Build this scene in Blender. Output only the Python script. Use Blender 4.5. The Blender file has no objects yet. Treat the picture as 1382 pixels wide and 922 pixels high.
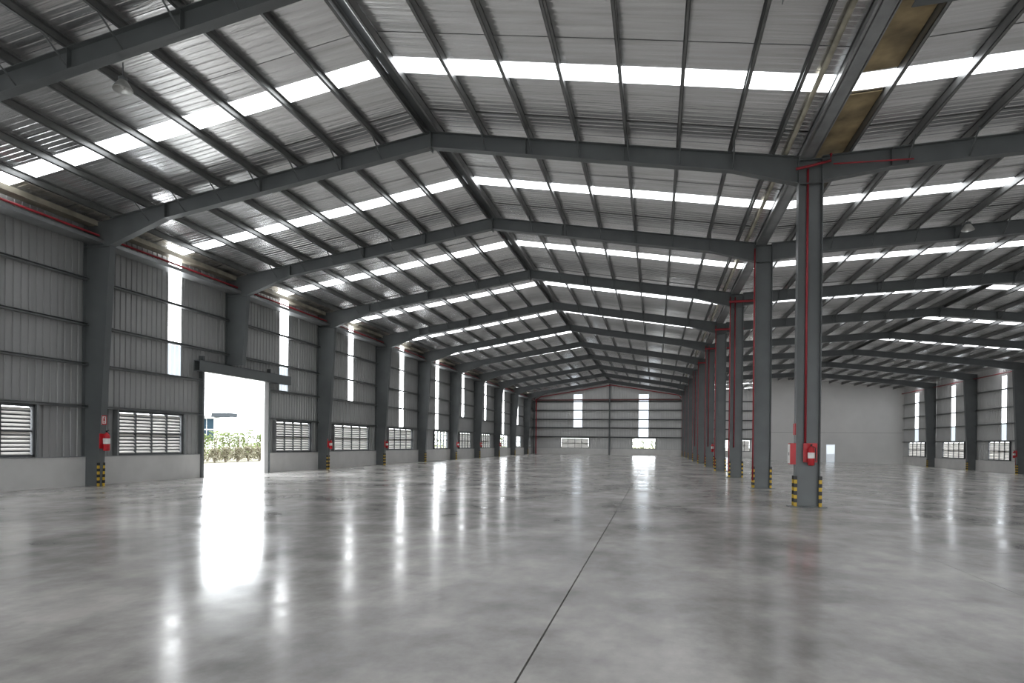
import bpy, math, random
from mathutils import Vector, Matrix

random.seed(7)
scene = bpy.context.scene
COL = scene.collection

# ------------------------------------------------------------------ camera
F_PX, W_PX, H_PX = 866.7, 1382.0, 922.0
cam_d = bpy.data.cameras.new('camera')
cam_d.sensor_fit = 'HORIZONTAL'
cam_d.sensor_width = 36.0
cam_d.lens = 36.0 * F_PX / W_PX
cam_d.shift_y = (598.4 - H_PX / 2) / W_PX
cam_d.clip_end = 2000
cam = bpy.data.objects.new('camera', cam_d)
COL.objects.link(cam)
cam.matrix_world = (Matrix.Translation((0, 0, 1.6)) @ Matrix.Rotation(0.2201, 4, 'Z')
                    @ Matrix.Rotation(math.pi / 2, 4, 'X') @ Matrix.Rotation(0.0104, 4, 'Z'))
scene.camera = cam

# ------------------------------------------------------------------ world, exposure
world = bpy.data.worlds.new('overcast_sky')
scene.world = world
world.use_nodes = True
bg = world.node_tree.nodes['Background']
bg.inputs['Color'].default_value = (0.93, 0.97, 1.0, 1)
bg.inputs['Strength'].default_value = 7.0
SKYLIGHT, SLOT = 3.0, 5.0          # light given off by the daylit translucent sheets
vs = scene.view_settings
vs.view_transform = 'Standard'
vs.look = 'None'
vs.gamma = 1
vs.use_curve_mapping = False
vs.exposure = 0.6

# ------------------------------------------------------------------ materials
def mat(name, col, rough=.6, metal=0.0, spec=.5, noise=0, nscale=3.0, bump=0, bscale=40, stretch=None,
        emit=0, trans=0):
    m = bpy.data.materials.new(name)
    m.use_nodes = True
    nt = m.node_tree
    b = nt.nodes['Principled BSDF']
    b.inputs['Roughness'].default_value = rough
    b.inputs['Metallic'].default_value = metal
    b.inputs['Specular IOR Level'].default_value = spec
    c = (*col, 1)
    b.inputs['Base Color'].default_value = c
    tc = nt.nodes.new('ShaderNodeTexCoord')
    mp = nt.nodes.new('ShaderNodeMapping')
    nt.links.new(tc.outputs['Object'], mp.inputs['Vector'])
    if stretch:
        mp.inputs['Scale'].default_value = stretch
    if noise:
        n = nt.nodes.new('ShaderNodeTexNoise')
        n.inputs['Scale'].default_value = nscale
        n.inputs['Detail'].default_value = 5
        nt.links.new(mp.outputs['Vector'], n.inputs['Vector'])
        r = nt.nodes.new('ShaderNodeValToRGB')
        r.color_ramp.elements[0].position = .3
        r.color_ramp.elements[1].position = .7
        r.color_ramp.elements[0].color = (*[x * (1 - noise) for x in col], 1)
        r.color_ramp.elements[1].color = (*[min(1, x * (1 + noise)) for x in col], 1)
        nt.links.new(n.outputs['Fac'], r.inputs['Fac'])
        nt.links.new(r.outputs['Color'], b.inputs['Base Color'])
    if bump:
        n2 = nt.nodes.new('ShaderNodeTexNoise')
        n2.inputs['Scale'].default_value = bscale
        nt.links.new(mp.outputs['Vector'], n2.inputs['Vector'])
        bp = nt.nodes.new('ShaderNodeBump')
        bp.inputs['Strength'].default_value = bump
        bp.inputs['Distance'].default_value = .02
        nt.links.new(n2.outputs['Fac'], bp.inputs['Height'])
        nt.links.new(bp.outputs['Normal'], b.inputs['Normal'])
    if emit:
        b.inputs['Emission Color'].default_value = c
        b.inputs['Emission Strength'].default_value = emit
    if trans:
        t = nt.nodes.new('ShaderNodeBsdfTranslucent')
        t.inputs['Color'].default_value = c
        mx = nt.nodes.new('ShaderNodeMixShader')
        mx.inputs['Fac'].default_value = trans
        nt.links.new(b.outputs['BSDF'], mx.inputs[1])
        nt.links.new(t.outputs['BSDF'], mx.inputs[2])
        nt.links.new(mx.outputs['Shader'], nt.nodes['Material Output'].inputs['Surface'])
    return m

M = {
    'steel': mat('grey_painted_steel', (.116, .125, .126), .4, noise=.1, nscale=1.5),
    'galv': mat('galvanised_steel', (.33, .34, .34), .4, .6, noise=.15, nscale=2),
    'purlin': mat('galvanised_purlin', (.22, .225, .22), .38, .5, noise=.15, nscale=2),
    'roof': mat('foil_faced_roof_sheet', (.79, .79, .79), .26, .85, noise=.16, nscale=1.6, bump=.5, bscale=3.2,
                stretch=(.18, 3.2, 1)),
    'wall': mat('grey_wall_sheet', (.385, .385, .38), .45, .25, noise=.06, nscale=.8),
    'dado': mat('painted_block_wall', (.62, .61, .59), .8, noise=.05, nscale=1.5),
    'white': mat('white_plaster', (.68, .67, .65), .8, noise=.04, nscale=.6),
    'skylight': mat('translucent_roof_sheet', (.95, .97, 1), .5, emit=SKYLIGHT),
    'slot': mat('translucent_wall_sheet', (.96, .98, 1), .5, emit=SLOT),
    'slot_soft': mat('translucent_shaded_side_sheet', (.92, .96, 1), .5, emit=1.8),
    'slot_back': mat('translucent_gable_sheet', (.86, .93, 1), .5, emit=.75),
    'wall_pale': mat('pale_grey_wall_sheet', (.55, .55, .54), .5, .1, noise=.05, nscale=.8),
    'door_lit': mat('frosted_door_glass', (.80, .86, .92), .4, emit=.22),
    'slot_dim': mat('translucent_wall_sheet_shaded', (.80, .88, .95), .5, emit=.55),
    'blade': mat('louvre_blade', (.66, .64, .61), .5, trans=.24),
    'frame': mat('dark_window_frame', (.10, .105, .11), .5, .3),
    'red': mat('red_paint', (.50, .012, .02), .4, noise=.15),
    'redpipe': mat('red_pipe_paint', (.34, .025, .035), .4, noise=.2),
    'black': mat('black_rubber', (.015, .015, .015), .5),
    'yellow': mat('yellow_paint', (.62, .40, .03), .5, noise=.15),
    'label': mat('paper_label', (.75, .75, .72), .6),
    'rust': mat('water_stained_sheet', (.34, .26, .14), .6, noise=.5, nscale=1.6),
    'cream': mat('cream_conduit', (.42, .39, .31), .45, .3, noise=.3, nscale=2),
    'dullred': mat('red_oxide_primer', (.13, .06, .055), .6),
    'seam': mat('joint_sealant', (.26, .26, .25), .8),
    'lamp': mat('spun_aluminium', (.6, .6, .58), .3, .8),
    'asphalt': mat('pale_concrete_apron', (.28, .28, .27), .9, noise=.1, nscale=.3),
    'dirt': mat('dry_grass_ground', (.11, .10, .065), .95, noise=.3, nscale=.6),
    'leaf': mat('light_green_leaf', (.115, .15, .04), .6, noise=.4, nscale=.9, trans=.3),
    'drygrass': mat('dry_leaf', (.16, .145, .095), .7, noise=.3, nscale=.9, trans=.3),
    'stem': mat('shrub_stem', (.12, .09, .06), .9),
    'bwall': mat('white_render', (.75, .75, .74), .8),
    'broof': mat('grey_roof_edge', (.035, .04, .045), .9, spec=.1),
    'bglass': mat('blue_glazing', (.016, .03, .042), .9, spec=.1),
}

# floor: polished concrete
def floor_mat():
    m = bpy.data.materials.new('polished_concrete')
    m.use_nodes = True
    nt = m.node_tree
    b = nt.nodes['Principled BSDF']
    tc = nt.nodes.new('ShaderNodeTexCoord')
    def noise(scale, detail, sc=(1, 1, 1), rough=.6):
        mp = nt.nodes.new('ShaderNodeMapping')
        mp.inputs['Scale'].default_value = sc
        nt.links.new(tc.outputs['Object'], mp.inputs['Vector'])
        n = nt.nodes.new('ShaderNodeTexNoise')
        n.inputs['Scale'].default_value = scale
        n.inputs['Detail'].default_value = detail
        n.inputs['Roughness'].default_value = rough
        nt.links.new(mp.outputs['Vector'], n.inputs['Vector'])
        return n
    def ramp(n, p0, c0, p1, c1):
        r = nt.nodes.new('ShaderNodeValToRGB')
        r.color_ramp.elements[0].position, r.color_ramp.elements[1].position = p0, p1
        r.color_ramp.elements[0].color, r.color_ramp.elements[1].color = (*c0, 1), (*c1, 1)
        nt.links.new(n.outputs['Fac'], r.inputs['Fac'])
        return r
    big = ramp(noise(.42, 8, (1, .8, 1), .65), .36, (.30, .287, .275), .64, (.68, .655, .62))
    fine = ramp(noise(2.2, 6, (1, .7, 1), .6), .34, (.74, .74, .74), .66, (1.08, 1.08, 1.08))
    mul = nt.nodes.new('ShaderNodeMix')
    mul.data_type = 'RGBA'
    mul.blend_type = 'MULTIPLY'
    mul.inputs['Factor'].default_value = .8
    nt.links.new(big.outputs['Color'], mul.inputs['A'])
    nt.links.new(fine.outputs['Color'], mul.inputs['B'])
    nt.links.new(mul.outputs['Result'], b.inputs['Base Color'])
    ro = ramp(noise(.7, 6, (1, 1, 1), .7), .34, (.12, .12, .12), .66, (.27, .27, .27))
    nt.links.new(ro.outputs['Color'], b.inputs['Roughness'])
    b.inputs['Specular IOR Level'].default_value = .5
    bp = nt.nodes.new('ShaderNodeBump')
    bp.inputs['Strength'].default_value = .045
    bp.inputs['Distance'].default_value = .01
    nb = noise(7, 5)
    nt.links.new(nb.outputs['Fac'], bp.inputs['Height'])
    nt.links.new(bp.outputs['Normal'], b.inputs['Normal'])
    return m
M['floor'] = floor_mat()

# ------------------------------------------------------------------ helpers
class MB:
    """collects faces in world coordinates; build() links them as one mesh object"""
    def __init__(s):
        s.v, s.f = [], []
    def poly(s, pts):
        i = len(s.v)
        s.v += [tuple(p) for p in pts]
        s.f.append(tuple(range(i, i + len(pts))))
    def box(s, x0, x1, y0, y1, z0, z1):
        i = len(s.v)
        s.v += [(x, y, z) for x in (x0, x1) for y in (y0, y1) for z in (z0, z1)]
        s.f += [tuple(i + k for k in q) for q in
                ((0, 1, 3, 2), (4, 6, 7, 5), (0, 4, 5, 1), (2, 3, 7, 6), (0, 2, 6, 4), (1, 5, 7, 3))]
        return s
    def prism(s, pts, a0, a1, axis='y'):
        """polygon pts extruded along axis; pts = the two other coordinates in xyz order"""
        def P(p, a):
            return {'y': (p[0], a, p[1]), 'x': (a, p[0], p[1]), 'z': (p[0], p[1], a)}[axis]
        i, n = len(s.v), len(pts)
        s.v += [P(p, a0) for p in pts] + [P(p, a1) for p in pts]
        s.f.append(tuple(range(i, i + n)))
        s.f.append(tuple(range(i + 2 * n - 1, i + n - 1, -1)))
        for k in range(n):
            l = (k + 1) % n
            s.f.append((i + k, i + l, i + n + l, i + n + k))
        return s
    def plate(s, p0, p1, t, y0, y1):
        """plate whose section is the xz line p0-p1 thickened by t to its left"""
        dx, dz = p1[0] - p0[0], p1[1] - p0[1]
        L = math.hypot(dx, dz)
        nx, nz = -dz / L * t, dx / L * t
        return s.prism([p0, p1, (p1[0] + nx, p1[1] + nz), (p0[0] + nx, p0[1] + nz)], y0, y1)
    def tube(s, pts, r, n=8):
        rings = []
        pts = [Vector(p) for p in pts]
        for k, p in enumerate(pts):
            d = (pts[min(k + 1, len(pts) - 1)] - pts[max(k - 1, 0)]).normalized()
            up = Vector((0, 0, 1)) if abs(d.z) < .95 else Vector((1, 0, 0))
            a = d.cross(up).normalized()
            b = a.cross(d)
            i = len(s.v)
            s.v += [tuple(p + a * r * math.cos(2 * math.pi * j / n) + b * r * math.sin(2 * math.pi * j / n)) for j in range(n)]
            rings.append(i)
        for a, b in zip(rings, rings[1:]):
            for j in range(n):
                s.f.append((a + j, a + (j + 1) % n, b + (j + 1) % n, b + j))
        s.f.append(tuple(rings[0] + j for j in range(n))[::-1])
        s.f.append(tuple(rings[-1] + j for j in range(n)))
        return s
    def lathe(s, c, prof, n=16):
        i0 = len(s.v)
        for r, z in prof:
            s.v += [(c[0] + r * math.cos(2 * math.pi * j / n), c[1] + r * math.sin(2 * math.pi * j / n), c[2] + z) for j in range(n)]
        for k in range(len(prof) - 1):
            for j in range(n):
                a, b = i0 + k * n, i0 + (k + 1) * n
                s.f.append((a + j, a + (j + 1) % n, b + (j + 1) % n, b + j))
        return s
    def mesh(s, name, m):
        me = bpy.data.meshes.new(name)
        me.from_pydata(s.v, [], s.f)
        me.materials.append(M[m])
        me.update()
        return me
    def build(s, name, m, parent=None, smooth=False):
        me = s.mesh(name, m)
        if smooth:
            for p in me.polygons:
                p.use_smooth = True
        return link(name, me, parent)

def world_loc(o):
    v = Vector(o.location)
    while o.parent:
        o = o.parent
        v = v + o.location
    return v

def link(name, me, parent=None, loc=None):
    """a mesh object; with a parent its mesh is in world coordinates shifted by loc"""
    o = bpy.data.objects.new(name, me)
    COL.objects.link(o)
    if parent:
        o.parent = parent
        base = parent
        while base.parent:
            base = base.parent
        # only roots carry an offset, so parts keep world coordinates
        if parent is base:
            o.matrix_parent_inverse = Matrix.Translation(-Vector(base.location))
    if loc:
        o.location = loc
    return o

def tag(o, label, cat, group=None, kind=None):
    o['label'] = label
    o['category'] = cat
    if group:
        o['group'] = group
    if kind:
        o['kind'] = kind
    return o

def thing(name, loc, label, cat, group=None, kind=None):
    e = bpy.data.objects.new(name, None)
    e.empty_display_size = .3
    COL.objects.link(e)
    e.location = loc
    return tag(e, label, cat, group, kind)

ORD = ['zeroth', 'first', 'second', 'third', 'fourth', 'fifth', 'sixth', 'seventh', 'eighth', 'ninth', 'tenth',
       'eleventh', 'twelfth', 'thirteenth', 'fourteenth', 'fifteenth', 'sixteenth', 'seventeenth', 'eighteenth']

# ------------------------------------------------------------------ dimensions (metres)
FY = [11.4, 18.24, 25.65, 33.73, 41.63, 49.77, 58.14, 66.44, 75.24, 84.1, 93.09]   # frames 0..10
YEND, YREAR = 99.0, -14.0
XW, XA, XV, XA2, XR = -19.1, -6.65, 3.9, 15.96, 28.6                     # left wall, ridge, valley, ridge 2, right wall
ZT, MS, ZT2 = 10.88, .16, 9.70
ML2, MR2 = (9.70 - 9.2) / (XA2 - XV), .109
PUR = .22
def rafter_top(x):
    if x <= XV:
        return ZT - MS * abs(x - XA)
    return ZT2 - (ML2 * (XA2 - x) if x < XA2 else MR2 * (x - XA2))
def roof_z(x):
    return rafter_top(x) + PUR
def floor_z(x):
    return 0.0 if x <= 6 else -.45 * min(1, (x - 6) / 22.0)
DZ = -.48                                                                    # right wall sits on the lower side

# ------------------------------------------------------------------ floor: slabs with joints
floor = thing('floor', (0, 40, 0), 'polished grey concrete warehouse floor in large jointed slabs', 'floor', kind='structure')
bed = MB()
xs_b = [XW - .2, 6, XR + .2]
bed.prism([(XW - .2, -.35), (XR + .2, -.85), (XR + .2, floor_z(XR) - .03), (6, -.03), (XW - .2, -.03)], YREAR - .2, YEND + .2)
bed.build('joint_bed', 'seam', floor)
fx = [XW - .05, -16.2, -8.55, -.9, 3.9, 6.0, 13.6, 21.2, XR + .05]
fy = [YREAR, 11.2, 33.7, 58.1, 84.1, YEND + .05]
for i in range(len(fx) - 1):
    for j in range(len(fy) - 1):
        gx0 = .008 if fx[i] == -.9 else .003
        gx1 = .008 if fx[i + 1] == -.9 else .003
        if fx[i] == 6.0: gx0 = 0
        if fx[i + 1] == 6.0: gx1 = 0
        x0, x1 = fx[i] + gx0, fx[i + 1] - gx1
        b = MB()
        b.prism([(x0, floor_z(x0) - .03), (x1, floor_z(x1) - .03), (x1, floor_z(x1)), (x0, floor_z(x0))], fy[j] + .004, fy[j + 1] - .004)
        b.build('floor_slab', 'floor', floor)

# ------------------------------------------------------------------ corrugated sheets
def prof_pts(a, b, period, depth, up=.68, ramp=.08):
    """breakpoints of a trapezoid profile between a and b: (u, offset)"""
    ks = [(0, 0), (up, 0), (up + ramp, depth), (1 - ramp, depth)]
    pts = []
    k = math.floor(a / period) - 1
    allp = []
    while k * period < b + period:
        allp += [((k + q) * period, d) for q, d in ks]
        k += 1
    def off(u):
        for (u0, d0), (u1, d1) in zip(allp, allp[1:]):
            if u0 <= u <= u1:
                return d0 + (d1 - d0) * (u - u0) / max(1e-9, u1 - u0)
        return 0
    return [(a, off(a))] + [(u, d) for u, d in allp if a + 1e-4 < u < b - 1e-4] + [(b, off(b))]

def roof_sheet(mb, x0, x1, y0, y1, period=.2, depth=.009, dz=0):
    pts = prof_pts(y0, y1, period, depth)
    i = len(mb.v)
    for y, d in pts:
        mb.v += [(x0, y, roof_z(x0) + d + dz), (x1, y, roof_z(x1) + d + dz)]
    for k in range(len(pts) - 1):
        mb.f.append((i + 2 * k, i + 2 * k + 1, i + 2 * k + 3, i + 2 * k + 2))
    return mb

def wall_sheet(mb, wall, u0, u1, z0, z1, period=.25, depth=.035):
    """wall: ('x', pos, outward sign) sheet runs along y; ('y', pos, sign) runs along x"""
    ax, pos, sg = wall
    pts = prof_pts(u0, u1, period, depth, .70, .07)
    i = len(mb.v)
    for u, d in pts:
        for z in (z0(u) if callable(z0) else z0, z1(u) if callable(z1) else z1):
            mb.v.append((pos + sg * d, u, z) if ax == 'x' else (u, pos + sg * d, z))
    for k in range(len(pts) - 1):
        mb.f.append((i + 2 * k, i + 2 * k + 1, i + 2 * k + 3, i + 2 * k + 2))
    return mb

# ------------------------------------------------------------------ ceiling: deck, sheets, skylight strips
ceiling = thing('ceiling', (0, 40, 9), 'double-pitched foil-faced corrugated metal roof with translucent strips', 'ceiling', kind='structure')
deck = MB()
for a, b in ((XW - .3, XA), (XA, XV), (XV, XA2), (XA2, XR + .3)):
    za = roof_z(a + 1e-6) if a == XV else roof_z(a)
    deck.prism([(a, roof_z(a) + .06), (b, roof_z(b) + .06), (b, roof_z(b) + .16), (a, roof_z(a) + .16)], YREAR - .3, YEND + .3)
deck.build('roof_deck', 'galv', ceiling)
slopes = [(XW - .1, XA - .17), (XA + .17, XV - .25), (XV + .1, XA2 - .17), (XA2 + .17, XR + .1)]
strips = [(14.72, 15.4), (21.95, 22.62), (29.2, 30.0), (36.9, 37.7)]
for k in range(4, 10):
    c = (FY[k] + FY[k + 1]) / 2 - .2
    strips.append((c - .38, c + .38))
strips.append((95.6, 96.3))
strips += [(7.3, 8.0), (-.4, .3), (-8.2, -7.5)]
strips.sort()
edges = [YREAR - .1] + [e for s in strips for e in s] + [YEND + .1]
for (xa, xb) in slopes:
    for q in range(0, len(edges) - 1):
        y0, y1 = edges[q], edges[q + 1]
        if q % 2 == 1:
            roof_sheet(MB(), xa, xb, y0, y1, .225, .02, -.004).build('skylight_panel', 'skylight', ceiling)
        elif y0 >= 7.9 and y1 <= 37:
            n = max(1, round((y1 - y0) / 1.0))
            for k in range(n):
                a = y0 + (y1 - y0) * k / n
                b = y0 + (y1 - y0) * (k + 1) / n
                roof_sheet(MB(), xa, xb, a - .012, b + .012, dz=(.016 if k % 2 else 0)).build('roof_sheet', 'roof', ceiling)
        else:
            roof_sheet(MB(), xa, xb, y0 - .01, y1 + .01).build('roof_sheet', 'roof', ceiling)
# ridge closures and the stained valley lining
for xr, nm in ((XA, 'ridge_cap'), (XA2, 'ridge_cap')):
    b = MB()
    z = roof_z(xr)
    b.prism([(xr - .19, z - .02), (xr, z + .012), (xr + .19, z - .02), (xr + .19, z + .04), (xr, z + .055), (xr - .19, z + .04)], YREAR, YEND)
    b.build(nm, 'steel', ceiling)
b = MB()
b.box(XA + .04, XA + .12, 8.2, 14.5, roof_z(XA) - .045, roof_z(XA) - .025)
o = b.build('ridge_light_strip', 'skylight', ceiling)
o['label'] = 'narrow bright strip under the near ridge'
b = MB()
# lining in two lengths, either side of the translucent strip
b.prism([(4.0, roof_z(4.0) - .04), (4.78, roof_z(4.78) - .03), (4.78, roof_z(4.78) - .015), (4.0, roof_z(4.0) - .02)], YREAR, 14.6)
b.prism([(4.0, roof_z(4.0) - .04), (4.78, roof_z(4.78) - .03), (4.78, roof_z(4.78) - .015), (4.0, roof_z(4.0) - .02)], 15.5, 21)
o = b.build('valley_lining', 'rust', ceiling)
o['label'] = 'brown water-stained lining beside the valley gutter'

# ------------------------------------------------------------------ purlins
def purlin(x, label):
    z0 = rafter_top(x)
    s = 1 if (x < XA or XV < x < XA2) else -1
    w, t = .075 * s, .012
    b = MB()
    tz = roof_z(x) - .004
    b.box(min(x, x + t * s), max(x, x + t * s), YREAR + .1, YEND - .05, z0, tz)
    b.box(min(x, x + w), max(x, x + w), YREAR + .1, YEND - .05, z0, z0 + t)
    b.box(min(x, x + w), max(x, x + w), YREAR + .1, YEND - .05, tz - t, tz)
    b.box(min(x + w - t * s, x + w), max(x + w - t * s, x + w), YREAR + .1, YEND - .05, z0, z0 + .03)
    o = b.build('roof_purlin', 'purlin')
    tag(o, label, 'purlin', 'roof purlins')
for k in range(9):
    purlin(-6.88 - 1.385 * k, f'{ORD[k + 1]} long steel roof purlin left of the near ridge')
for k in range(8):
    purlin(-6.38 + 1.385 * k if k < 7 else 3.0, f'{ORD[k + 1]} long steel roof purlin between near ridge and valley gutter')
for k in range(8):
    purlin(4.8 + 1.39 * k, f'{ORD[k + 1]} long steel roof purlin right of the valley gutter')
purlin(15.73, 'long steel roof purlin just left of the far right ridge')
for k in range(9):
    purlin(16.2 + 1.4 * k, f'{ORD[k + 1]} long steel roof purlin right of the far right ridge')

# ------------------------------------------------------------------ steel frames
FW = .125                                    # half flange width
def rafter(y, x0, x1, xr, zbl, zbr, hl, hr, name_l, near):
    """I-section gable beam with haunches: top follows rafter_top, depth .47, haunch bottoms zbl / zbr"""
    D = .47
    DR = D if zbr < 8.6 else .3          # beams borne by the valley girder taper towards it
    e = thing('roof_beam', (xr, y, rafter_top(xr) - D), *name_l)
    top = [(x0, rafter_top(x0 if x0 != XV else XV + 1e-4)), (xr, rafter_top(xr)), (x1, rafter_top(x1))]
    bl = [(x0, zbl), (x0 + hl, rafter_top(x0 + hl) - D - .03), (xr, rafter_top(xr) - D)]
    br = [(xr, rafter_top(xr) - D), (x1 - hr, rafter_top(x1 - hr) - DR - .03), (x1, zbr)]
    w = MB()
    w.prism([top[0], top[1]] + bl[::-1], y - .008, y + .008)
    w.prism([top[1], top[2]] + br[::-1], y - .008, y + .008)
    w.build('web', 'steel', e)
    f = MB()
    for a, b in ((top[0], top[1]), (top[1], top[2])):
        f.plate(b, a, .018, y - FW, y + FW)
    f.build('top_flange', 'steel', e)
    f = MB()
    for a, b in list(zip(bl, bl[1:])) + list(zip(br, br[1:])):
        f.plate(a, b, .018, y - FW, y + FW)
    f.build('bottom_flange', 'steel', e)
    a = MB()
    a.box(xr - .02, xr + .02, y - FW - .01, y + FW + .01, rafter_top(xr) - D - .07, rafter_top(xr) - .01)
    a.build('apex_plate', 'steel', e)
    if near:
        st = MB()
        for x in [x0 + hl, x1 - hr] + [xr - 2.9, xr - 5.7, xr + 2.9, xr + 5.7]:
            if x0 < x < x1:
                st.box(x - .006, x + .006, y - FW, y + FW, rafter_top(x) - D + .01, rafter_top(x) - .02)
        st.build('stiffener', 'steel', e)
        for k in range(1, 9):
            for x in (-6.88 - 1.385 * k, -6.38 + 1.385 * k, 4.8 + 1.39 * k, 16.2 + 1.4 * k):
                if x0 + .6 < x < x1 - .6:
                    q = MB()
                    q.tube([(x, y - .62, rafter_top(x) + .03), (x + .03, y - .03, rafter_top(x) - D + .06)], .022, 5)
                    q.build('purlin_brace', 'steel', e)
    return e

NB = len(FY)
for i, y in enumerate(FY + [2.9, -5.2]):
    n = i + 1
    near = i <= 4
    if i < NB:
        who1 = f'{ORD[n]} haunched steel roof beam from the camera, over the left span'
        who2 = f'{ORD[n]} haunched steel roof beam from the camera, over the right span'
    else:
        who1 = f'haunched steel roof beam over the left span, {["just above", "well behind"][i - NB]} the camera'
        who2 = f'haunched steel roof beam over the right span, {["just above", "well behind"][i - NB]} the camera'
    jack = i == 0 or i >= NB                 # these frames rest on the valley girder, without a column
    rafter(y, -18.02, 3.655 if jack else 3.62, XA, 8.13, rafter_top(3.62) - .3 if jack else 8.52, 2.15, 1.65, (who1, 'roof beam', 'roof beams of the left span'), near)
    if y <= FY[8] + 1:
        rafter(y, 3.965 if jack else 4.18, 27.5, XA2, rafter_top(4.18) - .5 if jack else 8.56, 7.8, 1.65, 2.1, (who2, 'roof beam', 'roof beams of the right span'), near)

def hazard(parent, x, y, z0, z1, dx, dy, near):
    """yellow corner guard with black bands; dx,dy half sizes"""
    g = MB().box(x - dx, x + dx, y - dy, y + dy, z0, z1).build('corner_guard', 'yellow', parent)
    n = 4
    h = (z1 - z0) / (2 * n)
    if near:
        for k in range(n):
            link_sub(MB().box(x - dx - .003, x + dx + .003, y - dy - .003, y + dy + .003, z0 + (2 * k + 1) * h, z0 + (2 * k + 2) * h).mesh('black_band', 'black'), 'black_band', g)
    else:
        b = MB()
        for k in range(n):
            b.box(x - dx - .003, x + dx + .003, y - dy - .003, y + dy + .003, z0 + (2 * k + 1) * h, z0 + (2 * k + 2) * h)
        link_sub(b.mesh('black_bands', 'black'), 'black_bands', g)
def link_sub(me, name, parent):
    o = bpy.data.objects.new(name, me)
    COL.objects.link(o)
    o.parent = parent
    return o

def wall_column(y, xo, xi0, xi1, z0, zt, ztop, label, group, near, guard=True):
    """tapered I column: outer flange xo, inner flange from xi0 (base) to xi1 (haunch height zt)"""
    e = thing('wall_column', ((xo + xi0) / 2, y, z0), label, 'column', group)
    s = 1 if xi0 > xo else -1
    w = MB()
    w.prism([(xo, z0), (xi0, z0), (xi1, zt), (xi1, ztop[1]), (xo, ztop[0])], y - .008, y + .008)
    w.build('web', 'steel', e)
    f = MB()
    f.prism([(xi0, z0), (xi0 + .018 * s, z0), (xi1 + .018 * s, zt), (xi1, zt)], y - FW, y + FW)
    f.build('inner_flange', 'steel', e)
    f = MB()
    f.prism([(xo, z0), (xo - .018 * s, z0), (xo - .018 * s, ztop[0]), (xo, ztop[0])], y - FW, y + FW)
    f.build('outer_flange', 'steel', e)
    c = MB()
    c.box(min(xo, xi1), max(xo, xi1), y - FW, y + FW, zt - .012, zt + .012)
    c.build('cap_plate', 'steel', e)
    if guard and z0 < .5:
        for sy in (-1, 1):
            hazard(e, xi0 + .045 * s, y + sy * (FW - .02), z0 + .002, z0 + .8, .03, .03, near)
    return e

LF0, LF1 = -18.42, -18.0
for i, y in enumerate(FY):
    top = (rafter_top(-18.95), rafter_top(-18.0))
    if i == 2:
        wall_column(y, -19.04, -18.2, LF1, 5.0, 8.13, top, 'short grey steel column stub standing on the lintel of the open doorway',
                    'left wall columns', True, False)
        continue
    if i == 0:
        lab = 'tapered grey steel column on the left wall, nearest to the camera'
    elif i == 1:
        lab = 'tapered grey steel column on the left wall with fire sign and extinguisher, before the doorway'
    else:
        lab = f'tapered grey steel column, {ORD[i - 2]} beyond the open doorway on the left wall'
    wall_column(y, -19.04, LF0, LF1, 0, 8.13, top, lab, 'left wall columns', i < 5)
for i in range(5, 9):
    y = FY[i]
    lab = f'tapered grey steel column on the right wall, {["fourth", "third", "second", "first"][i - 5]} from the white partition'
    wall_column(y, 28.52, 27.85, 27.5, floor_z(27.85) + .003, 7.8, (rafter_top(28.5), rafter_top(27.5)), lab, 'right wall columns', i < 7)

# interior columns along the valley
for i, y in enumerate(FY):
    if i == 0:
        continue
    lab = ('nearest grey steel valley column with red fire equipment and striped guards' if i == 1 else
           f'{ORD[i]} grey steel column from the camera in the central valley row')
    e = thing('valley_column', (XV, y, 0), lab, 'column', 'central row of columns')
    MB().box(3.62, 4.18, y - .01, y + .01, .02, 9.12).build('web', 'steel', e)
    for x in (3.6, 4.18):
        f = MB().box(x, x + .022, y - .14, y + .14, 0, 9.12).build('flange', 'steel', e)
    MB().box(3.45, 4.35, y - .26, y + .26, .001, .022).build('base_plate', 'steel', e)
    MB().box(3.6, 4.2, y - .14, y + .14, 9.12, 9.14).build('cap_plate', 'steel', e)
    MB().box(3.622, 4.18, y - .13, y - .011, 8.5, 8.515).build('stiffener', 'steel', e)
    for x in (3.598, 4.204):
        for sy in (-1, 1):
            hazard(e, x, y + sy * .125, .024, .82, .035, .03, i < 4)

# back corner posts and gable column
for x, lab in ((-18.55, 'dark steel corner post where left wall meets back wall'), (-6.9, 'steel gable column up the middle of the back wall'),
               (3.85, 'steel gable column where the central row meets the back wall')):
    e = thing('gable_column', (x, YEND - .3, 0), lab, 'column')
    MB().box(x - .01, x + .01, YEND - .42, YEND - .1, 0, rafter_top(x) - .02).build('web', 'steel', e)
    MB().box(x - .11, x + .11, YEND - .44, YEND - .42, 0, rafter_top(x) - .02).build('flange', 'steel', e)

# ------------------------------------------------------------------ walls, windows
WN = [0]
def uz_box(wall, mb, u0, u1, d0, d1, z0, z1):
    """box on a wall: u along the wall, d inward from the sheet plane"""
    ax, pos, sg = wall
    a, b = pos - sg * d0, pos - sg * d1
    if ax == 'x':
        mb.box(min(a, b), max(a, b), u0, u1, z0, z1)
    else:
        mb.box(u0, u1, min(a, b), max(a, b), z0, z1)
    return mb

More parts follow.
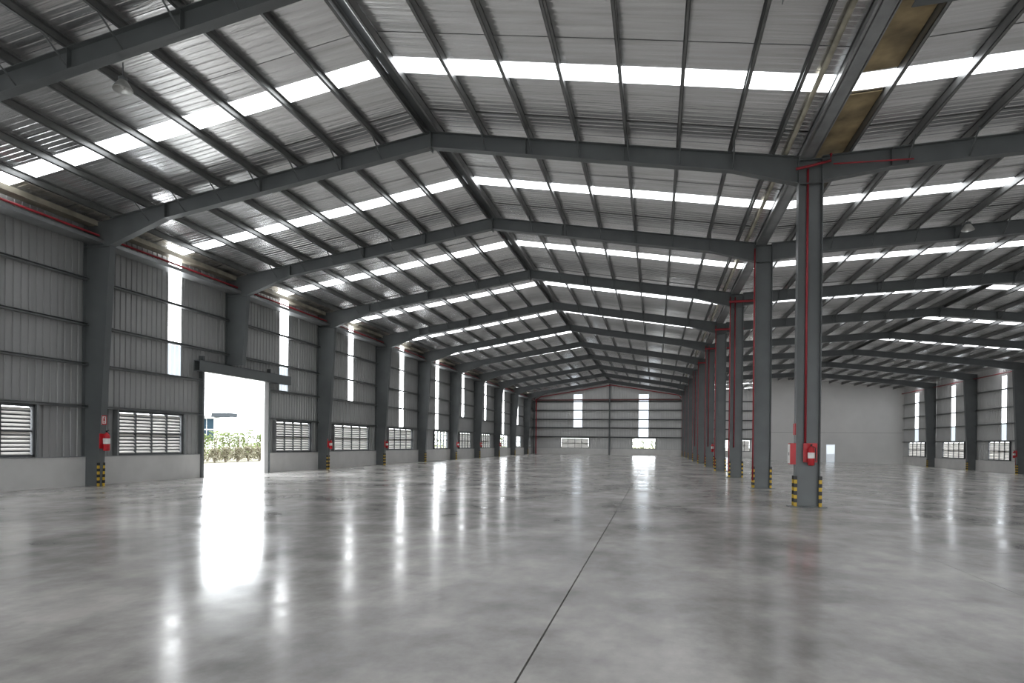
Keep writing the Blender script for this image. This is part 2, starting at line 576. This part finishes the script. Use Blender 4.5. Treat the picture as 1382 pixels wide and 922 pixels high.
def louvre(wall, u0, u1, z0, z1, n, label, slats=12, near=True, open_=False):
    WN[0] += 1
    ax, pos, sg = wall
    c = (u0 + u1) / 2
    e = thing(f'window_{WN[0]}', (pos, c, z0) if ax == 'x' else (c, pos, z0), label, 'window', kind='structure')
    f = MB()
    for a, b, p, q in ((u0, u0 + .07, z0, z1), (u1 - .07, u1, z0, z1), (u0, u1, z0, z0 + .07), (u0, u1, z1 - .06, z1)):
        uz_box(wall, f, a, b, -.02, .14, p, q)
    f.build('window_frame', 'frame', e)
    pw = (u1 - u0 - .14) / n
    for k in range(1, n):
        uz_box(wall, MB(), u0 + .07 + pw * k - .025, u0 + .07 + pw * k + .025, 0, .12, z0 + .07, z1 - .06).build('mullion', 'frame', e)
    zm = (z0 + z1) / 2
    uz_box(wall, MB(), u0 + .07, u1 - .07, 0, .11, zm - .025, zm + .025).build('transom', 'frame', e)
    if open_:
        for q in (.25, .75):
            z = z0 + (z1 - z0) * q
            uz_box(wall, MB(), u0 + .07, u1 - .07, .03, .045, z - .008, z + .008).build('glazing_bar', 'frame', e)
        return e
    # tilted blades, each one an object for the nearer windows
    pitch = (z1 - z0 - .13) / slats
    def blade(mb, a, b, z):
        d0, d1, h = .02, .09, pitch * .64
        pts = [(d0, z + h), (d1, z), (d1, z + .012), (d0, z + h + .012)]
        if ax == 'x':
            mb.prism([(pos - sg * d, zz) for d, zz in pts], a, b, 'y')
        else:
            mb.prism([(pos - sg * d, zz) for d, zz in pts], a, b, 'x')
        return mb
    far, fl = MB(), []
    for k in range(n):
        a, b = u0 + .07 + pw * k + .028, u0 + .07 + pw * (k + 1) - .028
        if near:
            bm_ = blade(MB(), a, b, 0)
            nf = len(bm_.f)
            uz_box(wall, bm_, a, b, .075, .082, -pitch * .36, .004)      # dark strip drawn in for the shaded gap under each blade
            me = bm_.mesh('louvre_blade', 'blade')
            me.materials.append(M['frame'])
            for pf in me.polygons[nf:]:
                pf.material_index = 1
            for s in range(slats):
                z = z0 + .075 + pitch * s
                link('louvre_blade', me, e, (0, 0, z))
        else:
            for s in range(slats):
                blade(far, a, b, z0 + .075 + pitch * s)
                fl.append(len(far.f))
                uz_box(wall, far, a, b, .075, .082, z0 + .075 + pitch * (s - .36), z0 + .079 + pitch * s)
                fl.append(len(far.f))
    if not near:
        o = far.build('louvre_blades', 'blade', e)
        o.data.materials.append(M['frame'])
        for p, q in zip(fl[::2], fl[1::2]):
            for pf in o.data.polygons[p:q]:
                pf.material_index = 1
    return e

def slot_window(wall, u0, u1, zs, label, dim=0, m_='slot'):
    """tall translucent strip in panels between the girts"""
    WN[0] += 1
    ax, pos, sg = wall
    c = (u0 + u1) / 2
    e = thing(f'window_{WN[0]}', (pos, c, zs[0]) if ax == 'x' else (c, pos, zs[0]), label, 'window', kind='structure')
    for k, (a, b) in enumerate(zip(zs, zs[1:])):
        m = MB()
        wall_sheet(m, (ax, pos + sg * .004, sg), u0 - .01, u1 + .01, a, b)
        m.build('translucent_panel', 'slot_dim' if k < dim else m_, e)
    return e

def wall_fill(wall, root, u_a, u_b, z_lo, z_hi, openings, step, m_='wall'):
    """corrugated sheets around rectangular openings (u0,u1,z0,z1)"""
    cuts = {u_a, u_b}
    for o in openings:
        for u in o[:2]:
            if u_a < u < u_b:
                cuts.add(u)
    cuts = sorted(cuts)
    for a, b in zip(cuts, cuts[1:]):
        n = max(1, round((b - a) / step))
        mid = (a + b) / 2
        holes = sorted((o[2], o[3]) for o in openings if o[0] - 1e-6 <= mid <= o[1] + 1e-6)
        for k in range(n):
            p, q = a + (b - a) * k / n, a + (b - a) * (k + 1) / n
            z = z_lo
            for h0, h1 in holes + [(None, None)]:
                hi = h0 if h0 is not None else z_hi
                if callable(hi) or hi > z + .02:
                    wall_sheet(MB(), wall, p - .005, q + .005, z, hi).build('wall_sheet', m_, root)
                if h0 is not None:
                    z = max(z, h1)

GIRT = [2.66, 4.1, 5.45, 7.0, 8.35]
# ---- left wall
WL = ('x', XW, -1)
wall_left = thing('wall_left', (XW, 40, 0), 'grey corrugated metal left wall above a pale block plinth', 'wall', kind='structure')
DOOR = (24.0, 28.45, 0, 4.69)
lou = {0: (12.2, 16.35), 1: (19.53, 22.8), 2: (29.4, 32.8), 3: (35.5, 40.3), 4: (43.6, 48.3), 5: (53.6, 57.2), 6: (61.0, 65.0),
       7: (69.2, 73.2), 8: (78.0, 82.2), 9: (87.5, 90.6), 10: (95.6, 97.8)}
opn = {5, 8, 9}
slo = {-3: (-9.3, -8.55), -2: (-1.5, -.75), -1: (6.2, 6.95), 0: (13.6, 14.35), 1: (22.08, 22.8), 2: (29.9, 30.68), 3: (37.5, 38.2), 4: (45.9, 46.7), 5: (54.1, 54.9), 6: (62.0, 62.75), 7: (70.8, 71.5),
       8: (79.6, 80.4), 9: (88.3, 89.1)}
low = {4, 5, 8}
ops = [DOOR]
for k, (a, b) in lou.items():
    ops.append((a, b, 1.02, 2.64))
for k, (a, b) in slo.items():
    ops.append((a, b, 2.72 if k in low else 4.15, 9.05))
near_ops = [o for o in ops if o[0] < 34]
ytop = roof_z(XW) + .02
wall_fill(WL, wall_left, YREAR, FY[0], .95, ytop, ops, 30)
wall_fill(WL, wall_left, FY[0], FY[3], .95, ytop, ops, 1.0)
for k in range(3, 10):
    wall_fill(WL, wall_left, FY[k], FY[k + 1], .95, ytop, ops, 9)
wall_fill(WL, wall_left, FY[10], YEND, .95, ytop, ops, 9)
def dado(root, wall, u0, u1, z0, z1, d=.1):
    b = MB()
    uz_box(wall, b, u0, u1, -.06, d, z0, z1)
    b.build('plinth', 'dado', root)
    b = MB()
    uz_box(wall, b, u0, u1, -.06, d + .015, z1, z1 + .03)
    b.build('sill_flashing', 'galv', root)
dn = [YREAR] + [FY[0], FY[1], DOOR[0]]
for a, b in zip(dn, dn[1:]):
    dado(wall_left, WL, a + .01, b - .01, 0, .98)
dn = [28.82] + FY[3:] + [YEND]
for a, b in zip(dn, dn[1:]):
    dado(wall_left, WL, a + .01, b - .01, 0, .98)

wnames = {0: 'large louvred window on the left wall before the fire extinguisher column',
          1: 'louvred window between the fire extinguisher column and the open doorway',
          2: 'louvred window just beyond the open doorway', 3: 'louvred window in the second bay beyond the doorway on the left wall',
          4: 'louvred window in the third bay beyond the doorway on the left wall',
          5: 'open bright window on the left wall, nearest of the unlouvred ones',
          6: 'narrow-looking louvred window on the left wall, right after the first bright window',
          7: 'louvred window on the left wall between the two bright windows, farther one',
          8: 'second bright open window along the left wall', 9: 'third bright opening near the far end of the left wall',
          10: 'last small louvred window at the back corner of the left wall'}
for k, (a, b) in lou.items():
    louvre(WL, a, b, 1.02, 2.64, 4, wnames[k], near=k <= 3, open_=k in opn)
for k, (a, b) in slo.items():
    zs = [2.72] if k in low else []
    zs += [4.15, 5.45, 7.0, 8.4, 9.05]
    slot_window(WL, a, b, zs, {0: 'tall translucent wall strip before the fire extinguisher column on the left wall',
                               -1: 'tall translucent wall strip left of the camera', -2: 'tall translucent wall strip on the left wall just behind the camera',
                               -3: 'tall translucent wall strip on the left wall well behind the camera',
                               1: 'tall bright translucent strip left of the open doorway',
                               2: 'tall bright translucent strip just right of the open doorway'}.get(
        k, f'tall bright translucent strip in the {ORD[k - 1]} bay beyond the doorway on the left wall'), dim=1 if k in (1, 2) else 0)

def girt(wall, u0, u1, z, label, group, d=(.01, .2), h=.1, m_='galv'):
    b = MB()
    uz_box(wall, b, u0, u1, d[0], d[1], z + h - .012, z + h)
    uz_box(wall, b, u0, u1, d[0], d[1], z, z + .012)
    uz_box(wall, b, u0, u1, d[0], d[0] + .012, z, z + h)
    uz_box(wall, b, u0, u1, d[1] - .012, d[1], z, z + .03)
    o = b.build('wall_girt', m_)
    tag(o, label, 'girt', group)
hts = ['lowest', 'second lowest', 'middle', 'fourth', 'highest']
for k, z in enumerate(GIRT):
    if k < 2:
        girt(WL, YREAR, DOOR[0] - .12, z, f'{hts[k]} steel wall girt on the left wall before the doorway', 'left wall girts')
        girt(WL, DOOR[1] + .35, YEND, z, f'{hts[k]} steel wall girt on the left wall beyond the doorway', 'left wall girts')
    else:
        girt(WL, YREAR, YEND, z, f'{hts[k]} long steel wall girt along the left wall', 'left wall girts')
# heavier eave girder with the pipe above it
b = MB()
b.box(-18.95, -18.35, YREAR, YEND - .7, 8.24, 8.26)
b.box(-18.95, -18.935, YREAR, YEND - .7, 8.26, 8.42)
b.box(-18.36, -18.345, YREAR, YEND - .7, 8.26, 8.36)
tag(b.build('eave_channel', 'galv'), 'wide steel channel under the red pipe along the left eave', 'beam')
b = MB()
b.tube([(-18.55, YREAR, 8.52), (-18.55, YEND - .8, 8.52)], .04)
tag(b.build('sprinkler_pipe', 'redpipe', smooth=True), 'long red sprinkler pipe along the left eave', 'pipe')
b = MB()
b.prism([(-19.0, 8.85), (-18.6, 8.85), (-18.6, 9.02), (-18.63, 9.02), (-18.63, 8.88), (-19.0, 8.88)], YREAR, YEND)
tag(b.build('eave_gutter', 'cream'), 'cream metal eave gutter at the top of the left wall', 'gutter')

# door: jambs, lintel
d = thing('door_1', (XW, 26.2, 0), 'tall open doorway in the left wall with steel frame and wide lintel', 'door', kind='structure')
uz_box(WL, MB(), DOOR[0] - .12, DOOR[0], -.05, .2, 0, 5.2).build('door_jamb', 'steel', d)
uz_box(WL, MB(), DOOR[1], DOOR[1] + .35, -.05, .12, 0, 4.69).build('door_jamb', 'bwall', d)
uz_box(WL, MB(), DOOR[1] + .35, DOOR[1] + .37, -.05, .2, 0, 5.2).build('door_post', 'steel', d)
b = MB()
uz_box(WL, b, 23.3, 30.15, .22, .24, 4.5, 4.95)
uz_box(WL, b, 23.3, 30.15, .22, .52, 4.93, 4.95)
uz_box(WL, b, 23.3, 30.15, .22, .52, 4.5, 4.52)
uz_box(WL, b, 23.3, 30.15, .50, .52, 4.5, 4.95)
b.build('lintel', 'steel', d)
uz_box(WL, MB(), 23.6, 29.0, -.05, .2, 4.69, 4.74).build('head_trim', 'galv', d)
# posts beside windows
for k, (a, bb) in lou.items():
    if k > 4:
        continue
    for u, nm in ((a - .08, 'left'), (bb + .02, 'right')):
        b = MB()
        uz_box(WL, b, u, u + .06, .01, .2, 1.01, 2.66)
        o = b.build('window_post', 'galv')
        tag(o, f'slim steel post on the {"near" if nm == "left" else "far"} side of the {ORD[k + 1]} left wall window', 'post', 'left window posts')

# ---- back wall
WB = ('y', YEND, 1)
wall_back = thing('wall_back', (0, YEND, 0), 'grey corrugated metal back gable wall above a pale plinth', 'wall', kind='structure')
bo = [(-12.45, -11.1, 4.05, 9.25), (-2.55, -1.08, 2.72, 9.2), (-14.37, -10.0, .95, 2.55), (-3.5, 0.0, .95, 2.55), (9.37, 10.4, .75, 2.42), (11.2, 13.4, .75, 2.42)]
segs = [(XW, -14.4), (-14.4, -6.9), (-6.9, 0.05), (0.05, 3.9), (3.9, 9.0), (9.0, 14.0), (14.0, XA2), (XA2, XR)]
for a, b in segs:
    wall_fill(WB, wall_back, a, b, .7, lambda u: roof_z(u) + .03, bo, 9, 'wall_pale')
for a, b in ((XW, -6.9), (-6.9, 3.9)):
    dado(wall_back, WB, a + .05, b - .05, 0, .93, .12)
dado(wall_back, WB, 3.95, 13.9, -.3, .72, .12)
louvre(WB, -14.37, -10.0, .95, 2.55, 4, 'louvred window low on the left half of the back wall', near=False)
louvre(WB, -3.5, 0.0, .95, 2.55, 4, 'open bright window low on the right half of the back wall', open_=True)
louvre(WB, 9.37, 10.4, .75, 2.42, 2, 'small bright open window on the back wall seen between the columns', open_=True)
louvre(WB, 11.2, 13.4, .75, 2.42, 3, 'dark louvred window on the back wall beside the white partition', near=False)
slot_window(WB, -12.45, -11.1, [4.05, 5.3, 6.7, 8.05, 9.25], 'tall translucent strip on the left half of the back wall', m_='slot_back')
slot_window(WB, -2.55, -1.08, [2.72, 4.05, 5.3, 6.7, 8.05, 9.2], 'tall translucent strip on the right half of the back wall', m_='slot_back')
for k, z in enumerate((2.6, 4.0, 5.3, 6.7, 8.05)):
    girt(WB, XW + .2, XV, z, f'{hts[k]} steel girt across the back wall of the left span', 'back wall girts', h=.16, m_='steel')
    girt(WB, XV + .1, 27, z - .1, f'{hts[k]} steel girt across the back wall of the right span', 'back wall girts', h=.16, m_='steel')
pp = [(-18.4, YEND - .55, 8.3)] + [(x, YEND - .55, rafter_top(x) - .28) for x in (-17.5, -12, XA, 0, 3.3)] + [(3.6, YEND - .55, 8.6)]
tag(MB().tube(pp, .07).build('sprinkler_pipe', 'redpipe', smooth=True), 'red sprinkler pipe following the gable of the back wall', 'pipe')
tag(MB().tube([(-18.2, YEND - .6, 8.3), (-18.2, YEND - .6, .02)], .09).build('riser_pipe', 'redpipe', smooth=True), 'red riser pipe in the back left corner', 'pipe')
b = MB()
b.box(-18.4, 3.6, YEND - .3, YEND - .16, 8.28, 8.5)
tag(b.build('gable_tie', 'dullred'), 'dull brownish-red horizontal tie beam high on the back wall', 'beam')

# ---- right wall
WR = ('x', XR, 1)
wall_right = thing('wall_right', (XR, 40, -.45), 'grey corrugated metal right wall above a pale block plinth', 'wall', kind='structure')
rl = {5: (52.0, 56.0), 6: (60.6, 64.1), 7: (68.6, 73.3), 8: (77.7, 82.4)}
rs = {-3: (-9.3, -8.55), -2: (-1.5, -.75), -1: (6.2, 6.95), 0: (13.6, 14.35), 1: (21.5, 22.3), 2: (29.5, 30.3), 3: (37.5, 38.3), 4: (45.5, 46.3), 5: (53.5, 54.3), 6: (61.4, 62.2), 7: (70.8, 71.7), 8: (79.8, 80.8)}
ro = [(a, b, 1.05 + DZ, 2.66 + DZ) for a, b in rl.values()] + [(a, b, 2.72 + DZ, 8.2 + DZ) for a, b in rs.values()]
rtop = roof_z(XR) + .02
wall_fill(WR, wall_right, YREAR, FY[5], .5, rtop, ro, 30)
for k in range(5, 9):
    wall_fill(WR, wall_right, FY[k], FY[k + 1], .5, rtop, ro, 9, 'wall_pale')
wall_fill(WR, wall_right, FY[9], YEND, .5, rtop, [], 30)
rn = [YREAR] + FY[5:10]
for a, b in zip(rn, rn[1:]):
    dado(wall_right, WR, a + .01, b - .01, floor_z(XR) - .02, 1.0 + DZ)
pos8 = {-3: 'twelfth', -2: 'eleventh', -1: 'tenth', 0: 'ninth', 1: 'eighth', 2: 'seventh', 3: 'sixth', 4: 'fifth', 5: 'fourth', 6: 'third', 7: 'second', 8: 'nearest'}
for k, (a, b) in rl.items():
    louvre(WR, a, b, 1.05 + DZ, 2.66 + DZ, 4, f'{pos8[k]} louvred window to the white partition on the right wall', near=False)
for k, (a, b) in rs.items():
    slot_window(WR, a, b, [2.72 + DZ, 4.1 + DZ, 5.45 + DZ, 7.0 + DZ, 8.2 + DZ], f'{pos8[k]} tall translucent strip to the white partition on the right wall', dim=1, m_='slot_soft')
for k, z in enumerate(GIRT[:4]):
    girt(WR, YREAR, FY[9] - .02, z + DZ, f'{hts[k]} long steel girt along the right wall', 'right wall girts')
tag(MB().tube([(28.3, YREAR, 7.9), (28.3, FY[9] - .1, 7.9)], .05).build('sprinkler_pipe', 'redpipe', smooth=True), 'long red sprinkler pipe high along the right wall', 'pipe')

# ---- rear wall behind the camera closes the hall
wall_rear = MB()
rear_light_gaps = [(-14.5, -9.0), (-4.5, 1.0), (8.0, 13.5), (18.0, 23.5)]  # unseen openings added to let in daylight and brighten the hall
ux = XW - .2
for da, db in rear_light_gaps:
    wall_rear.box(ux, da, YREAR - .25, YREAR - .1, -.6, 11.4)
    wall_rear.box(da, db, YREAR - .25, YREAR - .1, 5.0, 11.4)
    ux = db
wall_rear.box(ux, XR + .2, YREAR - .25, YREAR - .1, -.6, 11.4)
tag(wall_rear.build('wall_rear', 'wall'), 'grey wall with added light openings behind the camera', 'wall', kind='structure')

# ---- white partition in the far right
part = thing('wall_partition', (20.8, FY[9], -.3), 'plain white full-height partition wall in the far right corner', 'wall', kind='structure')
b = MB()
yp = FY[9]
DX = (20.15, 21.1)
def part_poly(xa, xb, z0a=None):
    pts = [(xa, floor_z(xa) - .01 if z0a is None else z0a), (xb, floor_z(xb) - .01 if z0a is None else z0a), (xb, roof_z(xb) - .01)]
    if xa < XA2 < xb:
        pts.append((XA2, roof_z(XA2) - .01))
    pts.append((xa, roof_z(xa) - .01))
    return pts
b.prism(part_poly(13.7, DX[0]), yp, yp + 1.9)
b.prism(part_poly(DX[1], XR), yp, yp + 1.9)
b.prism(part_poly(DX[0], DX[1], 1.86), yp, yp + 1.9)
b.build('plaster_face', 'white', part)
MB().box(13.75, XR - .05, yp - .004, yp + .01, 3.28, 3.31).build('panel_joint', 'seam', part)
dd = thing('door_2', (20.6, yp + .05, floor_z(20.6)), 'white door with a bright glazed upper half in the white partition', 'door', kind='structure')
zf = floor_z(20.6)
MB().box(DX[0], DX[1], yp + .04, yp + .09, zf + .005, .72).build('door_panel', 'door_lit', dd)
MB().box(DX[0], DX[1], yp + .05, yp + .08, .72, 1.82).build('door_glass', 'slot_dim', dd)
b = MB()
b.box(DX[0] - .06, DX[0], yp - .02, yp + .1, zf, 1.9)
b.box(DX[1], DX[1] + .06, yp - .02, yp + .1, zf, 1.9)
b.box(DX[0] - .06, DX[1] + .06, yp - .02, yp + .1, 1.82, 1.9)
b.build('door_frame', 'bwall', dd)

# ------------------------------------------------------------------ valley gutter, conduit and beam
b = MB()
for x0, x1, z0, z1 in ((3.66, 3.68, 9.145, 9.4), (3.94, 3.96, 9.145, 9.4), (3.60, 3.99, 9.145, 9.165)):
    b.box(x0, x1, YREAR, YEND - .5, z0, z1)
tag(b.build('valley_gutter', 'galv'), 'galvanised box gutter along the valley over the central columns', 'gutter')
tag(MB().tube([(3.3, YREAR, 9.37), (3.3, YEND - .7, 9.37)], .06).build('conduit_pipe', 'cream', smooth=True), 'cream conduit pipe running beside the valley gutter', 'pipe')
# ------------------------------------------------------------------ red risers on the central columns
def red_pipe(pts, r, label, group='red riser pipes'):
    o = MB().tube(pts, r).build('riser_pipe', 'redpipe', smooth=True)
    return tag(o, label, 'pipe', group)
y1 = FY[1]
red_pipe([(3.84, y1 - .06, 1.68), (3.84, y1 - .06, 8.9)], .03, 'thin red riser down the web of the nearest valley column')
red_pipe([(3.52, y1 - .2, 8.87), (3.84, y1 - .2, 8.92), (4.36, y1 - .2, 9.02), (4.36, y1 - .2, 9.2)], .035, 'bent red pipe across the top of the nearest valley column')
red_pipe([(4.42, y1 - .2, 8.93), (6.3, y1 - .2, 8.9)], .02, 'thin red pipe along the first right roof beam')
for i in range(2, 11):
    red_pipe([(3.56, FY[i] - .16, .3), (3.56, FY[i] - .16, 9.0)], .028 if i < 7 else .016, f'red riser pipe on the {ORD[i]} column of the central row')
    if i in (3, 5, 7):
        red_pipe([(3.8, FY[i] - .06, 1.5), (3.8, FY[i] - .06, 9.0)], .03, f'second thinner red pipe on the {ORD[i]} column of the central row')
for i in (3, 4, 5, 6):
    red_pipe([(3.5, FY[i] - .2, 8.75), (5.2, FY[i] - .2, 8.78)], .06, f'short red branch pipe at the head of the {ORD[i]} central column')
for i in (6, 7):
    red_pipe([(27.9, FY[i] + .3, .0), (27.9, FY[i] + .3, 7.9)], .06, f'red riser pipe by the {"third" if i == 6 else "second"} right wall column from the partition')

# ------------------------------------------------------------------ fire equipment
def extinguisher(x, y, z, facing, label, board=True, s=1.0):
    """hung with its base at z; facing = unit (dx,dy) away from the column"""
    dx, dy = facing
    e = thing('fire_extinguisher', (x, y, z), label, 'extinguisher', 'fire extinguishers')
    cx, cy = x + dx * .12, y + dy * .12
    r = .085 * s
    MB().lathe((cx, cy, z), [(0.0, 0), (r * .8, 0), (r, .03), (r, .38 * s), (r * .8, .44 * s), (r * .35, .48 * s), (r * .3, .5 * s), (0, .5 * s)], 14).build('cylinder', 'red', e, True)
    MB().lathe((cx, cy, z), [(r + .002, .19 * s), (r + .002, .34 * s)], 14).build('paper_label', 'label', e, True)
    MB().box(cx - .02, cx + .02, cy - .02, cy + .02, z + .5 * s, z + .55 * s).build('valve', 'black', e)
    MB().tube([(cx, cy, z + .53 * s), (cx + dx * .09, cy + dy * .09, z + .56 * s)], .012, 6).build('handle', 'black', e)
    px, py = -dy, dx
    MB().tube([(cx, cy, z + .52 * s), (cx + px * .1, cy + py * .1, z + .46 * s), (cx + px * .11, cy + py * .11, z + .12 * s)], .012, 6).build('hose', 'black', e)
    if board:
        b = MB()
        w, t = .17, .012
        b.box(min(x - px * w, x + px * w) - abs(dx) * t, max(x - px * w, x + px * w) + abs(dx) * t,
              min(y - py * w, y + py * w) - abs(dy) * t, max(y - py * w, y + py * w) + abs(dy) * t, z + .08, z + .58)
        b.build('backboard', 'red', e)
    return e
extinguisher(3.95, y1 - .12, 1.1, (0, -1), 'red extinguisher with white label on the web of the nearest valley column')
e = thing('fire_cabinet', (3.5, y1, 1.1), 'slim red fire cabinet on the left side of the nearest valley column', 'cabinet')
MB().box(3.46, 3.6, y1 - .13, y1 + .13, 1.12, 1.68).build('cabinet_body', 'red', e)
MB().box(3.44, 3.46, y1 - .11, y1 + .11, 1.15, 1.65).build('cabinet_door', 'label', e)
MB().box(3.43, 3.44, y1 - .10, y1 - .07, 1.36, 1.44).build('handle', 'black', e)
tag(MB().box(3.575, 3.598, y1 - .12, y1 + .12, 1.9, 2.2).build('fire_sign', 'red'), 'small red sign above the cabinet on the nearest valley column', 'sign')

extinguisher(-18.30, FY[1] + .02, 1.2, (1, 0), 'red extinguisher on the left wall column beside the near louvres', s=1.25)
sg = thing('fire_sign', (-18.3, FY[1], 2.1), 'small red and white fire extinguisher sign on the left wall column', 'sign')
MB().box(-18.29, -18.27, FY[1] - .1, FY[1] + .11, 2.08, 2.40).build('sign_plate', 'label', sg)
for a, c, z0, z1 in ((-.1, .11, 2.37, 2.402), (-.1, -.07, 2.08, 2.4), (.08, .11, 2.08, 2.4), (-.1, .11, 2.08, 2.12)):
    MB().box(-18.27, -18.267, FY[1] + a, FY[1] + c, z0, z1).build('red_border', 'red', sg)
b = MB()
b.box(-18.27, -18.266, FY[1] - .03, FY[1] + .03, 2.2, 2.31)
b.box(-18.27, -18.266, FY[1] - .015, FY[1] + .04, 2.32, 2.345)
b.prism([(FY[1] - .045, 2.17), (FY[1] + .045, 2.17), (FY[1], 2.135)], -18.27, -18.266, 'x')
b.build('symbol', 'red', sg)
for i, lab in ((3, 'red extinguisher on the first left wall column beyond the doorway'),
               (4, 'red extinguisher on the second left wall column beyond the doorway'),
               (6, 'red extinguisher on the left wall column after the first bright window'),
               (7, 'red extinguisher on the fifth left wall column beyond the doorway'),
               (8, 'small red extinguisher on the left wall column before the second bright window')):
    extinguisher(-18.33, FY[i], 1.17, (1, 0), lab)
extinguisher(27.75, FY[6], .85, (-1, 0), 'red extinguisher on the right wall at the frame edge', s=1.1)
extinguisher(3.58, FY[4] + .14, 1.2, (-1, 0), 'red extinguisher far down the central row of columns')

# ------------------------------------------------------------------ high-bay lamps
def lamp(x, y, z, ztop, label):
    e = thing('high_bay_lamp', (x, y, z), label, 'lamp', 'hanging high-bay lamps')
    MB().lathe((x, y, z), [(.20, 0), (.195, .03), (.14, .12), (.09, .19), (.085, .2)], 18).build('reflector', 'lamp', e, True)
    MB().lathe((x, y, z), [(.085, .19), (.09, .2), (.09, .27), (.05, .29), (0, .29)], 14).build('housing', 'steel', e, True)
    MB().lathe((x, y, z), [(0, .04), (.04, .05), (.05, .1), (.03, .18)], 10).build('bulb', 'label', e, True)
    MB().tube([(x, y, z + .29), (x, y, ztop)], .012, 6).build('hanger', 'steel', e)
lamp(-11.25, 11.62, 9.1, rafter_top(-11.25) - .45, 'dark high-bay lamp hanging from the nearest left roof beam')
lamp(10.42, 25.0, 8.95 + .15, roof_z(10.42), 'pale cone high-bay lamp hanging in the right span')

# ------------------------------------------------------------------ outdoors
g = MB()
g.box(XW - .05, 120, -150, YREAR - .3, -.12, -.02)
tag(g.build('yard', 'asphalt'), 'concrete yard outside the added light openings behind the camera', 'pavement', kind='structure')
g = MB()
g.box(-400, XW - .06, -150, 400, -.12, -.02)
tag(g.build('ground', 'dirt'), 'dry pale ground outside beyond the doorway', 'ground', kind='structure')
g = MB()
g.box(-29.5, XW - .05, -40, 130, -.02, .0)
tag(g.build('apron', 'asphalt'), 'bright concrete apron outside the doorway', 'pavement', kind='structure')
g = MB()
g.box(-29, 60, YEND + .3, 400, -.1, -.01)
tag(g.build('ground_back', 'dirt'), 'dry ground outside behind the back wall', 'ground', kind='structure')

def shrub_mesh(seed, h, w, green):
    rnd = random.Random(seed)
    fol = MB()
    for _ in range(420):
        z = h * (.12 + .88 * rnd.random() ** .8)
        rr = w * math.sqrt(rnd.random()) * (1.1 - .55 * z / h)
        a = rnd.random() * 6.283
        c = Vector((rr * math.cos(a), rr * math.sin(a), z))
        s = .05 + .09 * rnd.random()
        d1 = Vector((rnd.gauss(0, 1), rnd.gauss(0, 1), rnd.gauss(0, .6))).normalized() * s
        d2 = d1.cross(Vector((rnd.gauss(0, 1), rnd.gauss(0, 1), rnd.gauss(0, 1)))).normalized() * s * .5
        fol.poly([c - d1, c + d2, c + d1, c - d2])
    st = MB()
    for _ in range(6):
        a = rnd.random() * 6.283
        st.tube([(0.05 * math.cos(a), .05 * math.sin(a), 0), (w * .5 * math.cos(a), w * .5 * math.sin(a), h * .8)], .02, 5)
    return fol.mesh('foliage', 'leaf' if green else 'drygrass'), st.mesh('stem', 'stem')
variants = [shrub_mesh(s, h, w, gcol) for s, h, w, gcol in ((1, 2.5, .8, True), (2, 2.1, .75, True), (3, 1.2, .62, False), (4, 2.0, .7, True))]
def shrub(x, y, v, sc, label, group):
    e = thing('shrub', (x, y, -.02), label, 'shrub', group)
    e.scale = (sc, sc, sc)
    e.rotation_euler.z = random.random() * 6
    for me, nm in zip(variants[v], ('foliage', 'stem')):
        o = bpy.data.objects.new(nm, me)
        COL.objects.link(o)
        o.parent = e
k = 0
for q in range(9):
    t = q / 8
    x, y = -32.6 - .3 * random.random(), 38.4 + 11.4 * t
    shrub(x, y, (0, 1, 3, 0, 3, 1, 0, 3, 1)[q], .9 + .25 * random.random(), f'pale green shrub outside the doorway, {ORD[q + 1]} from its left jamb in the back row', 'shrubs outside the doorway')
for q in range(8):
    t = q / 7
    x, y = -30.9 - .2 * random.random(), 37.6 + 9.6 * t
    shrub(x, y, 2, .85 + .2 * random.random(), f'dry low bush outside the doorway, {ORD[q + 1]} from its left jamb in the front row', 'dry bushes outside the doorway')
for q, yy in enumerate((86, 90, 94, 98, 126, 131, 136, 141)):
    shrub(-34 + random.random(), yy, (0, 1, 3)[q % 3], 1.45, f'green shrub outside the {"first" if q < 4 else "second"} bright window of the left wall, {ORD[q % 4 + 1]} of four', 'shrubs outside the far left windows')
for q, xx in enumerate((-6.4, -4.4, -2.5, -.6, 1.3, 11.6, 13.6)):
    shrub(xx, 122 + random.random(), (1, 0, 3)[q % 3], 1.25, f'green shrub behind the back wall windows, {ORD[q + 1]} from the left', 'shrubs behind the back wall')

# white building with blue glazing seen through the doorway
bd = thing('building', (-84, 104, 0), 'white low building with blue glazing and grey roof edge beyond the shrubs', 'building')
MB().box(-100, -73.1, 100, 103, 0, 5.6).build('facade', 'bwall', bd)
MB().box(-100.6, -76.3, 99.4, 103.5, 5.6, 6.0).build('roof_edge', 'galv', bd)
MB().box(-76.3, -72.8, 98.6, 101, 5.7, 6.4).build('canopy', 'broof', bd)
for q in range(5):
    for zz in (1.6, 3.6):
        MB().box(-84.2 + q * 1.5, -84.2 + q * 1.5 + 1.36, 99.93, 100.02, zz, zz + 1.8).build('window_pane', 'bglass', bd)
